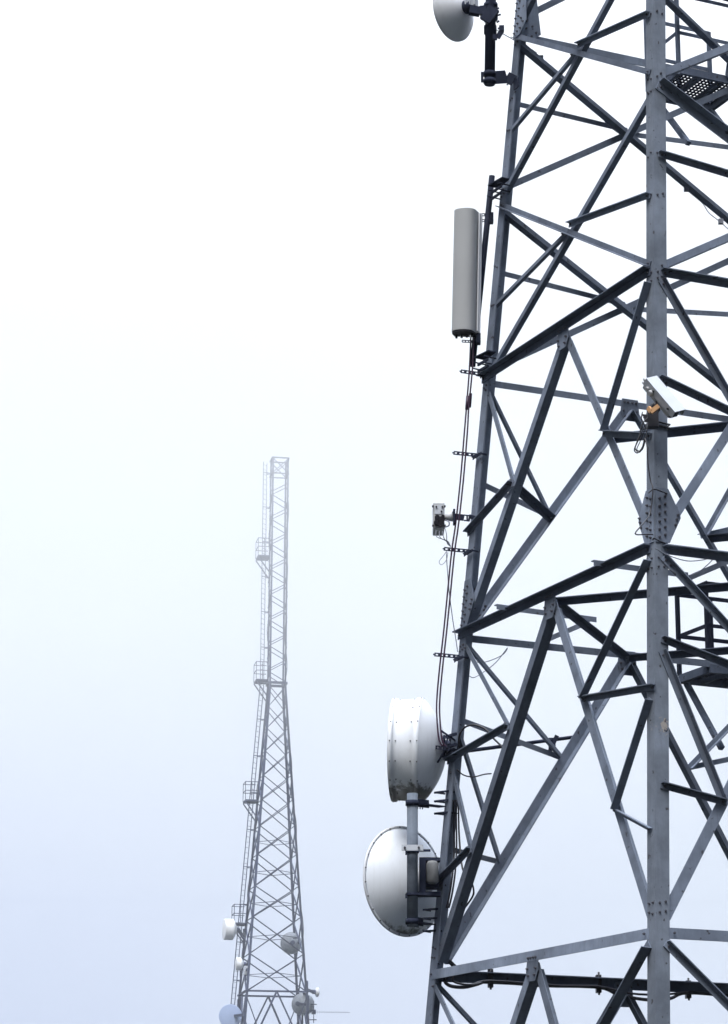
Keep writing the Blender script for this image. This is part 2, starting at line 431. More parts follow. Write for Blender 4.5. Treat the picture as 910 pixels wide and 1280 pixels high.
# ------------------------------------------------------------------ antenna poles and their clamps
def pole(name, label, p, q, r, mat, clamps, group=None):
    t = thing(name, label, 'pole', p)
    MB().cyl(p, q, r, 16).build('tube', mat, t)
    for (c, d) in clamps:                       # arm from pole centre c to the leg at d
        m = MB(); c, d = V(c), V(d); dd = (d - c).normalized(); side = dd.cross(V((0, 0, 1))).normalized()
        m.bar(c + dd * r, d, .10, .014); m.bar(c + dd * r + V((0, 0, .012)), c + dd * ((d - c).length * .55) + V((0, 0, .012)), .014, .09)
        m.lathe(c - V((0, 0, .03)), V((0, 0, 1)), [(0, r + .002), (0, r + .012), (.06, r + .012), (.06, r + .002)], 14)
        for dz in (-.07, .07, .17):
            m.bar(d - side * .10 + V((0, 0, dz)) - dd * .01, d + side * .10 + V((0, 0, dz)) - dd * .01, .022, .022)
            m.cyl(d + side * .085 + V((0, 0, dz)) - dd * .03, d + side * .085 + V((0, 0, dz)) + dd * .17, .011, 6)
            m.cyl(d - side * .085 + V((0, 0, dz)) - dd * .02, d - side * .085 + V((0, 0, dz)) + dd * .17, .011, 6)
        for k in range(4): m.cyl(c + dd * (r + .04 + .045 * k) - side * .03, c + dd * (r + .04 + .045 * k) - side * .03 - V((0, 0, .05)), .007, 6)
        m.build('clamp', 'dsteel', t)
    return t
# galvanised pole that carries the two large dishes
pp, pq = at(515.5, 1158, 27.72), at(515.5, 992, 27.72)
pole('antenna_pole', 'galvanised steel tube standing in front of the round white dish', pp, pq, .061, 'galv',
     [(at(515, 1152, 27.72), corner(0, at(515, 1152, 27.9).z) - FN[0] * -.03), (at(515, 1004, 27.72), corner(0, at(515, 1004, 27.9).z) + FN[0] * .03)])
# pole at the top, its shade painted in as dark steel
tp, tq = at(612.0, 106, 27.6), at(615.2, -120, 27.5)
tpole = pole('antenna_pole', 'dark steel tube beside the tower holding the small dish', tp, tq, .064, 'dsteel', [])
m = MB(); c = at(612, 97, 27.6); e = corner(0, c.z) + FN[0] * .03
m.bar(c + V((.06, 0, 0)), at(633, 96, 27.7), .02, .16); m.bar(at(633, 96, 27.7), e + uA * .17, .02, .14)
m.lathe(c - V((0, 0, .075)), V((0, 0, 1)), [(0, .066), (0, .076), (.05, .076), (.05, .066)], 14)
m.lathe(c + V((0, 0, .02)), V((0, 0, 1)), [(0, .066), (0, .076), (.05, .076), (.05, .066)], 14)
m.bar(c + V((-.09, 0, -.06)), c + V((-.09, 0, .07)), .03, .03); m.bar(e + uA * .16 + V((0, 0, -.06)), e + uA * .28 + V((0, 0, -.06)), .015, .12)
m.cyl(e + uA * -.02 + V((0, 0, .03)), e + uA * .2 + V((0, 0, .03)), .01, 6)
m.build('clamp', 'dsteel', tpole)
# pole behind the panel antenna
ap, aq = at(590.5, 458, 28.12), at(615, 220, 27.95)
apole = pole('antenna_pole', 'slim dark tube clamped along the leg behind the flat panel antenna', ap, aq, .036, 'dsteel', [])
for (px, py) in ((621, 233), (604, 448)):
    m = MB(); c = at(px, py, 27.85); u = uA; o = FN[0]
    m.poly([c - u * .05 + o * .10, c + u * .25 + o * .06, c + u * .25 - o * .04, c - u * .05 - o * .05], V((0, 0, .014)))
    for dz in (-.09, -.17):
        m.bar(c - u * .02 + o * .06 + V((0, 0, dz)), c + u * .22 + o * .05 + V((0, 0, dz)), .02, .03)
    for a in (-.03, .22):
        m.cyl(c + u * a + o * .1 + V((0, 0, -.06)), c + u * a - o * .06 + V((0, 0, -.06)), .009, 6); m.cyl(c + u * a + o * .12 + V((0, 0, -.14)), c + u * a - o * .06 + V((0, 0, -.14)), .009, 6)
    m.build('clamp', 'dsteel', apole)

# ------------------------------------------------------------------ drum dish
def bolts_ring(m, o, a, r, t, n, rad=.008, outward=True):
    a = V(a).normalized(); x = a.orthogonal().normalized(); y = a.cross(x)
    for k in range(n):
        d = math.cos(2 * math.pi * k / n) * x + math.sin(2 * math.pi * k / n) * y
        nn = d if outward else -a
        m.bolt(V(o) + a * t + d * r, nn, rad, .006)
al = R(7); ax = V((-math.cos(al), math.sin(al), 0.03)).normalized()
C = at(527.5, 938, 28.35); RR = .588
drum = thing('drum_dish', 'white shrouded drum dish, uppermost of the two large dishes on the left leg', 'dish antenna', C)
m = MB(); m.lathe(C, ax, [(-.02, RR + .006), (-.02, RR + .016), (.055, RR + .016), (.055, RR), (.235, RR - .01), (.285, RR - .012), (.285, RR + .006), (.335, RR + .006), (.335, RR - .02)], 72)
m.mi = 1; bolts_ring(m, C, ax, RR + .016, .0, 16); bolts_ring(m, C, ax, RR, .075, 16); bolts_ring(m, C, ax, RR + .006, .31, 16); bolts_ring(m, C, ax, RR - .008, .245, 16)
m.build('shroud', ['drum', 'bolt'], drum, C)
m = MB(); m.lathe(C, ax, [(.330, RR - .02), (.345, RR - .06), (.36, .3), (.365, 0)], 64); m.build('radome', 'drum', drum, C)
m = MB(); pr = [(-.02, RR + .004)]
for k in range(1, 11):
    r = RR * (1 - k / 10.0); pr.append((-.03 - .25 * (1 - (r / RR) ** 2), max(r, 0)))
m.lathe(C, ax, pr, 72); m.build('reflector', 'drum', drum, C)
hub = C - ax * .27
m = MB(); m.cyl(hub, hub - ax * .09, .12, 20); m.box(hub - ax * .13, ax * .04, V((0, .1, 0)), V((0, 0, .12)))
tgt = corner(0, hub.z) + V((.0, -.02, 0))
m.bar(hub - ax * .12, tgt, .14, .10); m.bar(hub - ax * .1 + V((0, 0, .08)), tgt + V((0, 0, .12)), .03, .05)
for dz in (-.1, .0, .12): m.bar(tgt + uA * -.06 + FN[0] * .05 + V((0, 0, dz)), tgt + uA * .22 + FN[0] * .03 + V((0, 0, dz)), .03, .03)
for k in range(5): m.cyl(tgt + V((random.uniform(-.1, .1), -.08, random.uniform(-.15, .15))), tgt + V((random.uniform(-.16, -.06), -.14, random.uniform(-.2, .2))), .012, 6)
m.build('mount_bracket', 'dsteel', drum)
m = MB(); a_, b_ = at(566, 941, 28.2), at(728, 920, 29.0); m.cyl(a_, b_, .022, 8)
k_ = at(690, 929, 28.82); m.box(k_, V((.04, 0, 0)), V((0, .03, 0)), V((0, 0, .06))); m.bar(k_ + V((.06, 0, .09)), k_ + V((-.05, 0, -.14)), .03, .05)
m.build('stay_bar', 'dsteel', drum)

# ------------------------------------------------------------------ round dish below it
al = R(47); ax = V((-math.cos(al), math.sin(al), -0.02)).normalized()
C = at(505, 1101.5, 28.62); RR = .632
dish = thing('round_dish', 'round white dish seen from behind with moss along its lower rim', 'dish antenna', C)
m = MB(); m.lathe(C, ax, [(.012, RR - .012), (.012, RR), (-.008, RR), (-.008, RR - .03), (.004, RR - .03)], 96); m.mi = 1; bolts_ring(m, C, ax, RR - .014, -.008, 24, .009, False); m.build('rim', ['rim', 'bolt'], dish, C)
m = MB(); pr = [(-.004, RR - .026)]
for k in range(1, 13):
    r = (RR - .028) * (1 - k / 12.0); pr.append((-.012 - .30 * (1 - (r / (RR - .028)) ** 2), max(r, 0)))
m.lathe(C, ax, pr, 80)
pr2 = [(.012, RR - .01)] + [(.012 - .27 * (1 - (r_ / 6) ** 2) + .0, (RR - .02) * r_ / 6) for r_ in range(5, -1, -1)]
m.lathe(C, ax, pr2, 64)
m.build('reflector', ['dish', 'bolt'], dish, C)
hub = C - ax * .30; rt = V((0, 0, 1)).cross(ax).normalized()
m = MB(); m.lathe(hub, -ax, [(-.03, .20), (.02, .19), (.05, .13), (.09, .12), (.09, 0)], 28); m.build('hub_plate', 'white', dish)
m = MB(); b0 = at(538, 1092, 28.05)
m.box(b0, V((.09, 0, 0)), V((0, .10, 0)), V((0, 0, .17))); m.box(at(528, 1095, 27.9), V((.035, 0, 0)), V((0, .07, 0)), V((0, 0, .20)))
m.box(at(535, 1118, 27.95), V((.14, 0, 0)), V((0, .08, 0)), V((0, 0, .022))); m.box(at(538, 1075, 27.95), V((.11, 0, 0)), V((0, .08, 0)), V((0, 0, .018)))
m.cyl(b0 + V((0, 0, -.02)), hub, .06, 12)
for y_ in (1064, 1118):
    c = at(515.5, y_, 27.72); m.lathe(c - V((0, 0, .02)), V((0, 0, 1)), [(0, .063), (0, .073), (.03, .073), (.03, .063)], 14); m.bar(c + V((-.07, -.06, 0)), c + V((.2, -.06, 0)), .02, .025); m.bar(c + V((-.07, -.06, -.05)), c + V((-.07, -.06, 0)), .02, .02)
m.build('mount_bracket', 'dsteel', dish)
m = MB(); c = at(540.5, 1090, 27.82); m.lathe(c - V((0, 0, .13)), V((0, 0, 1)), [(0, 0), (0, .05), (.02, .068), (.22, .068), (.25, .05), (.26, 0)], 16)
m.build('radio_unit', 'unit', dish)
m = MB(); c = at(515.5, 1060, 27.6); m.box(c + V((-.0, -.02, 0)), V((.12, 0, 0)), V((0, .012, 0)), V((0, 0, .032))); m.mi = 1; m.bolt(c + V((-.085, -.03, 0)), (0, -1, 0)); m.bolt(c + V((.07, -.03, 0)), (0, -1, 0))
m.build('name_plate', ['lightgrey', 'bolt'], dish)

# ------------------------------------------------------------------ small dish at the top
al = R(39); ax = V((-math.cos(al) * .96, math.sin(al), .06)).normalized()
C = at(566.6, 14.0, 27.75); RR = .372
sd = thing('small_dish', 'small white dish on the dark tube at the very top', 'dish antenna', C)
m = MB(); m.lathe(C, ax, [(.02, RR - .004), (.02, RR + .004), (-.006, RR + .004), (-.012, RR - .012), (-.05, RR - .03), (-.15, .17), (-.20, .075), (-.20, 0)], 64)
m.lathe(C, ax, [(.02, RR - .004), (.028, .2), (.03, 0)], 48); m.build('reflector', 'smalldish', sd, C)
hub = C - ax * .20
m = MB(); m.lathe(hub, -ax, [(-.01, .085), (.04, .085), (.05, .06), (.08, .06), (.08, 0)], 20)
q = at(600, 15, 27.6); m.bar(hub - ax * .05 + V((0, 0, -.05)), q, .09, .10); m.bar(q, at(612, 14, 27.58), .12, .11)
m.bar(at(606, 15, 27.5), at(618, 22, 27.48), .05, .20); c = at(613.5, 18, 27.58)
for dz in (-.07, .09): m.lathe(c + V((0, 0, dz)), V((0, 0, 1)), [(0, .066), (0, .086), (.05, .086), (.05, .066)], 14)
for k in range(5): m.cyl(at(618 + 1.5 * k, 12 + 8 * k, 27.52), at(624 + (k % 2) * 2, 10 + 8 * k, 27.5), .012, 6)
m.bar(at(616, 46, 27.5), at(622, 47, 27.5), .04, .06); m.bar(at(622, 47, 27.5), at(627.5, 38, 27.5), .04, .06); m.box(at(627, 36, 27.5), V((.03, 0, 0)), V((0, .03, 0)), V((0, 0, .035)))
c = at(612.9, 42, 27.59); m.lathe(c, V((0, 0, 1)), [(0, .066), (0, .078), (.10, .078), (.10, .066)], 14)
m.build('mount_bracket', 'dsteel', sd)
m = MB(); c = at(587, -2, 27.62); m.box(c, V((.085, .02, 0)), V((-.02, .06, 0)), V((0, 0, .125)))
for k in (-1, 0, 1): m.box(c + V((.055 * k - .002, -.068, .0)), V((.008, 0, 0)), V((0, .02, 0)), V((0, 0, .12)))
m.build('radio_unit', 'white', sd)

# ------------------------------------------------------------------ panel antenna
pa_b, pa_t = at(582.3, 418, 28.0), at(585.3, 267.5, 27.92)
pan = thing('panel_antenna', 'tall pale grey flat panel antenna with rounded front beside the left leg', 'antenna', pa_b)
d = (pa_t - pa_b); Lp = d.length; d.normalize()
wv = V((.15, -.055, 0)); wv = wv - d * wv.dot(d); wn = V((-.35, -.93, 0)); wn = (wn - d * wn.dot(d)).normalized(); wv = (wv - wn * wv.dot(wn)).normalized()
def dprof(s, k=1.0):
    out = []
    for i in range(29):
        a = math.pi * i / 28; x = -math.cos(a); out.append((x * .137 * s, (.035 + .19 * k * math.sin(a) ** .5)))
    return [(-.137 * s, 0)] + out + [(.137 * s, 0)]
m = MB(); m.poly([pa_b + wv * a + wn * b for a, b in dprof(1)], d * Lp)
m.build('radome', 'radome', pan)
m = MB(); m.poly([pa_b - d * .022 + wv * a * .97 + wn * b * .97 for a, b in dprof(1)], d * .0215)
for k in range(4): m.cyl(pa_b - d * .02 + wv * (-.10 + .065 * k) + wn * .05, pa_b - d * .055 + wv * (-.10 + .065 * k) + wn * .05, .014, 8)
m.build('end_cap', 'black', pan)
m = MB(); m.box(pa_b + d * (Lp / 2) - wn * .014 + wv * .022, wv * .15, wn * .012, d * (Lp / 2 - .01)); m.box(pa_b + d * (Lp * .37) + wv * .155 + wn * .02, wv * .008, wn * .02, d * .03); m.box(pa_b + d * (Lp / 2) + wv * .156 + wn * .012, wv * .0085, wn * .035, d * (Lp / 2 - .02)); m.build('back_panel', 'panelside', pan)
for yy, xx in ((268, 613), (419, 597)):
    m = MB(); a = at(xx - 13, yy, 27.98); b = at(xx + 1, yy + 1, 27.98)
    for dz, w_ in ((.0, .035), (-.075, .03)):
        p, q = a + V((-.06, 0, dz)), b + V((0, 0, dz)); dd = (q - p); n = 5
        for sg in (1, -1): m.bar(p + V((0, 0, sg * w_ * .4)), q + V((0, 0, sg * w_ * .4)), .012, .008)
        for k in range(n + 1): m.bar(p + dd * (k / n) + V((0, 0, -w_ * .33)), p + dd * (k / n) + V((0, 0, w_ * .33)), .012, .010, up=V((0, 1, 0)))
    m.bar(b + V((-.05, 0, -.075)), b + V((.02, 0, .02)), .02, .02); m.box(b + V((.0, 0, -.04)), V((.025, 0, 0)), V((0, .05, 0)), V((0, 0, .06)))
    m.build('bracket', 'dsteel', pan)

# ------------------------------------------------------------------ security camera on the front leg
a = V((.47, -.28, -.74)).normalized(); v = V((.80, .42, .32)); v = (v - a * v.dot(a)).normalized(); u = a.cross(v).normalized()
if u.y > 0: u = -u
C = at(828.5, 497.5, 23.98)
cc = thing('security_camera', 'white boxed security camera with an orange gland strapped to the front leg', 'camera', C)
m = MB(); m.box(C - u * .01, a * .215, v * .060, u * .070)
bmesh.ops.bevel(m.bm, geom=list(m.bm.edges), offset=.012, segments=2, affect='EDGES'); m.build('housing', 'grey', cc)
m = MB(); m.box(C + u * .066 + a * .012, a * .255, v * .071, u * .006); 
for sg in (1, -1): m.box(C + u * .02 + v * .068 * sg + a * .012, a * .253, v * .003, u * .038)
m.build('sun_shield', 'white', cc)
m = MB(); m.box(C - u * .004 + a * .219, a * .006, v * .050, u * .058); m.build('window', 'glass', cc)
m = MB(); m.box(C - u * .004 - a * .225, a * .02, v * .058, u * .066)
for sx_, su in ((-.04, .02), (.03, -.02), (-.03, -.03)): m.cyl(C - a * .24 + v * sx_ + u * su, C - a * .285 + v * sx_ + u * su, .022, 10)
m.cyl(C - v * .050 - a * .10, C - v * .115 - a * .10, .03, 10); m.cyl(C - v * .050 - a * .165, C - v * .10 - a * .165, .02, 10)
m.build('rear_cover', 'grey', cc)
m = MB(); 
for s_ in (-.09, .17): m.cyl(C - v * .062 + a * s_ + u * .03, C - v * .082 + a * s_ + u * .03, .013, 8)
m.cyl(C - v * .05 + a * -.03, C - v * .068 + a * -.03, .03, 12); m.cyl(C - v * .05 - u * .055 + a * .02, C - v * .07 - u * .12 + a * .0, .045, 10); m.build('knob', 'black', cc)
m = MB(); c1, c2, c3 = at(810.5, 510, 23.9), at(814.5, 514.5, 23.86), at(823.5, 507.5, 23.84)
m.bar(c1, c2, .03, .045); m.bar(c2 - (c3 - c2).normalized() * .01, c3, .031, .046); m.build('gland', 'orange', cc)
m = MB(); c = at(815.5, 521, 24.02); m.cyl(C - u * .06, c, .035, 10); m.box(c + V((0, 0, -.03)), V((.055, 0, 0)), V((0, .06, 0)), V((0, 0, .085)))
for k in range(4): m.bar(at(803 + k, 519 + 2.5 * k, 23.98), at(813, 520 + 2 * k, 23.98), .015, .02)
m.build('mount', 'black', cc)
for py in (521.5, 526.0):
    z_ = at(815, py, 24.1).z; F = corner(1, z_); n0, n1_ = FN[0], FN[1]; uR = (corner(2, 0) - corner(1, 0)).normalized(); m = MB()
    m.tube([F - uA * .16 + n0 * .014, F + n0 * .016, F + (n0 + n1_) * .014, F + n1_ * .016 + V((0, 0, -.004)), F + uR * .175 + n1_ * .014 + V((0, 0, -.02)), F + uR * .18 - n1_ * .06 + V((0, 0, -.02))], .010, 6, 1)
    m.build('strap', 'black', cc)

# ------------------------------------------------------------------ box camera hung off the left leg
C = at(548.6, 644.5, 28.0)
bc = thing('box_camera', 'small grey box camera hanging off the left leg halfway up', 'camera', C)
m = MB(); m.box(C + V((0, .16, 0)), V((.066, 0, 0)), V((0, .17, .0)), V((0, 0, .155)))
bmesh.ops.bevel(m.bm, geom=list(m.bm.edges), offset=.008, segments=1, affect='EDGES'); m.build('housing', 'grey', bc)
m = MB(); m.box(C + V((0, -.014, .07)), V((.05, 0, 0)), V((0, .003, 0)), V((0, 0, .055))); m.build('rear_label', 'lightgrey', bc)
for dx, dz in ((-.07, .108), (.07, .108), (-.07, -.125), (.07, -.125), (-.03, .10), (.04, .10), (.03, .045)): MB().cyl(C + V((dx, .006, dz)), C + V((dx, -.03, dz)), .011, 8).build('screw', 'black', bc)
m = MB()
for dx, dz, r_ in ((-.02, -.03, .03), (.03, -.06, .035), (-.035, -.09, .028), (.015, -.115, .03), (.045, -.02, .022)): m.cyl(C + V((dx, -.008, dz)), C + V((dx, -.07, dz - .01)), r_, 10)
m.box(C + V((.0, -.012, -.07)), V((.05, 0, 0)), V((0, .012, 0)), V((0, 0, .055))); m.build('connector', 'black', bc)
m = MB(); p1, p2, p3 = C + V((.066, .02, -.02)), at(566.5, 645.5, 28.0), at(587, 648, 27.92)
m.lathe(p1, p2 - p1, [(0, .035), ((p2 - p1).length, .062)], 14, caps=True); m.build('arm', 'grey', bc)
m = MB(); m.box(p2 + V((.01, 0, -.01)), V((.012, 0, 0)), V((0, .06, 0)), V((0, 0, .085))); dd = p3 - p2
m.bar(p2, p2 + dd * .66, .01, .075)
for sg in (1, -1): m.bar(p2 + dd * .66 + V((0, 0, sg * .032)), p3 + V((0, 0, sg * .032)), .01, .015)
m.bar(p2 + dd * .8, p2 + dd * .8 + V((.02, 0, 0)), .01, .06); m.bar(p2 + dd * .93, p3, .01, .06)
c = corner(0, p3.z); m.bar(p3, c + FN[0] * .04 + uA * .06 + V((0, 0, .04)), .01, .05); m.bar(c + FN[0] * .04 + uA * .06 + V((0, 0, .04)), c + FN[0] * .03 + uA * .21 + V((0, 0, -.02)), .01, .05)
m.build('base_bracket', 'dsteel', bc)
m = MB()
for k, (x0, y0) in enumerate(((545, 663), (549, 664), (553, 664), (556, 660))):
    m.tube([at(x0, y0, 27.95), at(x0 + 1 + k * .4, y0 + 8, 27.92), at(559, 676 + k, 27.94), at(563.5, 683, 27.95)], .005, 5)
m.tube([at(556, 650, 27.95), at(561, 652, 27.9), at(561, 657, 27.9), at(556, 659, 27.95)], .008, 5)
m.tube([at(563, 683, 27.95), at(554, 695, 27.95), at(549, 702, 27.95), at(552, 706, 27.95), at(558, 700, 27.95), at(560, 690, 27.95)], .004, 5)
m.build('lead', 'wire', bc)

# ------------------------------------------------------------------ cables
def cable(name, label, pts, r, mat, group=None, extra=None):
    m = MB(); m.tube([at(*p) for p in pts], r, 6)
    if extra: extra(m)
    o = m.build(name, mat, None, at(*pts[0])); return tag(o, label, 'cable' if 'cable' in name else 'wire', group)
Y = 27.98
pa1 = [(590, 422), (589.3, 440), (588, 465), (584.5, 510), (582, 540), (577, 600), (571, 655), (566, 690), (561, 740), (556, 790), (551.5, 830), (547.8, 870), (547.5, 895), (550.5, 925), (557, 935)]
cable('feeder_cable', 'dark purple cable dropping from the panel antenna, further from the leg', [(x - 1.5, y, Y) for x, y in pa1], .0105, 'cable')
cable('feeder_cable', 'dark purple cable dropping from the panel antenna, nearer the leg', [(x + 2.2 - (.8 if 500 < y < 520 else 0), y, Y - .02) for x, y in pa1], .0105, 'cable',
      extra=lambda m: (m.cyl(at(584.7, 495, Y), at(583.4, 512, Y), .02, 8), m.cyl(at(588.2, 492, Y), at(586.8, 509, Y), .02, 8)))
cable('thin_wire', 'thin grey wire running beside the twin purple cables below the box camera', [(558, 690, Y), (559, 710, Y), (561.5, 740, Y), (566, 775, Y), (570, 800, Y), (572, 815, 28.0)], .006, 'wire')
def clips(m):
    for x, y in ((676, 73), (710, 105), (747, 137), (858, 236), (901, 277)): m.box(at(x, y, 28.1 + (x - 660) / 250), V((.03, 0, 0)), V((0, .03, 0)), V((0, 0, .03)))
cable('thin_wire', 'thin grey wire clipped under the long dark diagonal at the top', [(605, 27, 27.5), (625, 40, 27.6), (644, 51, 28.0), (660, 62, 28.1), (672, 71, 28.15), (690, 88, 28.2), (710, 106, 28.3), (742, 135, 28.4), (762, 158, 28.5), (790, 178, 28.65), (812, 197, 28.7), (845, 222, 28.8), (858, 237, 28.9), (878, 254, 29.0), (886, 266, 29.0), (901, 278, 29.1), (925, 300, 29.2)], .006, 'wire', extra=lambda m: (clips(m), m.tube([at(*q, 28.1) for q in ((672, 72), (662, 69), (659, 64), (663, 61), (671, 66))], .005, 5)))
cable('camera_cable', 'black cable from the security camera down the front leg', [(810, 522, 23.9), (803, 530, 23.9), (799, 545, 23.9), (795, 556, 23.9), (793, 563, 23.9), (797, 566, 23.9), (803, 559, 23.9), (806, 548, 23.9), (809, 560, 23.85), (810, 580, 23.85), (813, 600, 23.85), (816, 612, 23.82), (813, 640, 23.8), (806, 652, 23.7), (794, 667, 23.6), (807, 668, 23.8), (816, 668, 23.85)], .007, 'black',
      extra=lambda m: (m.tube([at(*q, 23.92) for q in ((806, 532), (799, 548), (794, 560), (800, 565), (806, 552), (809, 536))], .006, 5), m.tube([at(*q, 23.94) for q in ((809, 530), (800, 552), (796, 562), (803, 562), (808, 546))], .005, 5), m.tube([at(*q, 23.9) for q in ((803, 515), (802, 524), (808, 536))], .006, 5)))
cable('cable_tie', 'black band round the front leg above its splice plate', [(811, 616, 24.2), (817, 611.5, 23.98), (825, 613.5, 24.08), (833.5, 617, 24.2)], .008, 'black')
cable('cable_tie', 'black band round the front leg below the splice bolts', [(816, 675, 24.0), (817.5, 673, 23.96), (824, 676, 24.05), (834, 680.5, 24.2)], .008, 'black')
cable('thin_wire', 'thin wire sagging from the front leg under the right horizontal', [(818, 685, 23.9), (835, 694, 24.0), (858, 701, 24.1), (878, 700, 24.3), (892, 697, 24.4), (880, 710, 24.35), (866, 718, 24.3), (850, 719, 24.2), (835, 710, 24.1), (822, 694, 24.0)], .005, 'wire')
cable('thin_wire', 'thin wire looped between left leg and rear horizontal under the splice', [(585, 844, 28.2), (592, 847, 28.2), (603, 841, 28.3), (620, 828, 28.4), (634, 810, 28.5), (629, 818, 28.45), (612, 826, 28.35), (598, 828, 28.3), (585, 822, 28.2)], .005, 'wire')
def ties(m):
    for x, y in ((613, 1223), (748, 1230), (860, 1237)):
        Yt = 28.3 + (x - 560) * .0046; c = at(x, y, Yt); m.box(c, V((.03, 0, 0)), V((0, .07, 0)), V((0, 0, .10))); m.cyl(c + V((0, -.06, .13)), c + V((0, -.06, -.13)), .012, 6)
cable('beam_cable', 'thick black cable draped below the lowest rear beam', [(558, 1198, 28.2), (568, 1212, 28.2), (556, 1224, 28.2), (562, 1232, 28.2), (580, 1234, 28.2), (598, 1230, 28.25), (613, 1227, 28.4), (680, 1232, 28.7), (748, 1234, 29.0), (775, 1244, 29.2), (812, 1250, 29.3), (838, 1248, 29.4), (860, 1241, 29.55), (925, 1246, 29.9)], .02, 'black', extra=ties)
cable('beam_cable', 'thinner black cable sagging beside the thick one below the lowest rear beam', [(562, 1200, 28.15), (572, 1212, 28.15), (566, 1226, 28.15), (588, 1231, 28.2), (613, 1226, 28.35), (700, 1232, 28.75), (748, 1233, 28.95), (790, 1242, 29.15), (830, 1243, 29.35), (860, 1240, 29.5)], .013, 'black')
cable('jumper_cable', 'black cable arching from the drum dish mount over to the main diagonal', [(574, 935, 28.0), (574, 920, 27.95), (580, 910, 27.9), (592, 906, 27.8), (606, 911, 27.75), (616, 922, 27.7), (628, 934, 27.6), (637, 945, 27.5), (636, 956, 27.5), (630, 960, 27.6)], .012, 'black')
cable('jumper_cable', 'black cable sagging right of the left leg under the drum dish', [(571, 962, 28.0), (580, 969, 28.0), (592, 971, 27.9), (605, 968, 27.8), (614, 967, 27.7)], .008, 'black')
for k, (dx, lab) in enumerate(((0, 'black cable hanging nearest the left leg beside the round dish'), (3.0, 'second black cable from the left leg beside the round dish'), (5.5, 'black cable with drip loop furthest from the left leg by the round dish'))):
    pts = [(567 + dx, 1000, 28.15), (567.5 + dx, 1030, 28.15), (568 + dx * .9, 1060, 28.15), (566 + dx, 1090, 28.1), (562 + dx, 1118, 28.1), (558 + dx, 1135, 28.1)]
    if k == 2: pts = [(573, 1000, 28.15), (574, 1045, 28.15), (578, 1085, 28.0), (588, 1100, 27.9), (592, 1112, 27.9), (590, 1122, 27.95), (577, 1140, 28.0)]
    cable('dish_cable', lab, pts, .011, 'black')

# ------------------------------------------------------------------ far tower
FXc, FY = -4.98, 140.5
YAW = R(10); fc, fs_ = math.cos(YAW), math.sin(YAW)
KZ, FT = 29.2, 42.65
def fh(z): return .487 if z >= KZ else .487 + (KZ - z) * .0691
def FP(x, y, z): return V((FXc + fc * x - fs_ * y, FY + fs_ * x + fc * y, z))
FS = [(-1, -1), (1, -1), (1, 1), (-1, 1)]
def fcor(i, z): h = fh(z); return FP(FS[i % 4][0] * h, FS[i % 4][1] * h, z)
far = thing('lattice_tower', 'slender lattice tower fading into the fog behind', 'tower', (FXc, FY, GZ))
for i in range(4):
    m = MB()
    for z0, z1, w in ((GZ, KZ, .125), (KZ, FT, .092)):
        a, b = fcor(i, z0), fcor(i, z1)
        u = (fcor((i + 1) % 4, z0) - a).normalized(); v = (fcor((i + 3) % 4, z0) - a).normalized(); t = .02
        m.poly([a, a + u * w, a + u * w + v * t, a + u * t + v * t, a + u * t + v * w, a + v * w], b - a)
    m.build('leg', 'farsteel', far)
def fbar(name, p, q, w=.07): return MB().bar(p, q, w, w * .8).build(name, 'farsteel', far)
lv = [29.0, 27.81, 26.54, 25.21, 23.81, 22.42, 20.93, 19.31, 17.52, 15.80, 13.75, 11.70]
for f in range(4):
    for k in range(len(lv) - 1):
        a, b = lv[k], lv[k + 1]; th = .045 + .003 * k
        o1, o2 = (.03, -.03)
        ins = lambda p, o: p + (V((FXc, FY, p.z)) - p).normalized() * o
        fbar('diagonal_brace', ins(fcor(f, a), .03), ins(fcor(f + 1, b), .03), th); fbar('diagonal_brace', ins(fcor(f, b), .10), ins(fcor(f + 1, a), .10), th)
    # straight upper section: single zigzag, opposite phase on facing sides
    z = KZ - .05; st = .755; k = f // 2
    while z + st < FT - .95:
        p, q = (f, f + 1) if k % 2 else (f + 1, f)
        fbar('lacing_bar', fcor(p, z + .1), fcor(q, z + st - .1), .05); z += st; k += 1
    fbar('diagonal_brace', fcor(f, FT), fcor(f + 1, FT - .95), .05); fbar('diagonal_brace', fcor(f, FT - .95), fcor(f + 1, FT), .05)
    for z, w in ((FT, .08), (FT - .95, .07), (KZ, .16), (11.7, .12)): fbar('horizontal_brace', fcor(f, z), fcor(f + 1, z), w)
    # plan diamonds part-way down
    for z in (20.1, 18.4, 16.65, 14.8, 12.7):
        g = (f + 1) % 4; p = (fcor(f, z) + fcor(f + 1, z)) / 2; q = (fcor(g, z) + fcor(g + 1, z)) / 2
        if z < 19: fbar('plan_brace', p, q, .04)
        else: fbar('plan_brace', p, q, .035)
    # bottom panels: inverted V
    zb = 11.7
    for zn in (7.5, 3.0, GZ):
        ap_ = (fcor(f, zb) + fcor(f + 1, zb)) / 2
        fbar('bottom_brace', ap_, fcor(f, zn), .11); fbar('bottom_brace', ap_, fcor(f + 1, zn), .11)
        if zb > 11:
            qa = ap_ + (fcor(f, zn) - ap_) * .5; fbar('bottom_brace', fcor(f, zb - .2), qa, .07); qa = ap_ + (fcor(f + 1, zn) - ap_) * .5; fbar('bottom_brace', fcor(f + 1, zb - .2), qa, .07)
        if zn > 0: fbar('horizontal_brace', fcor(f, zn), fcor(f + 1, zn), .1)
        zb = zn
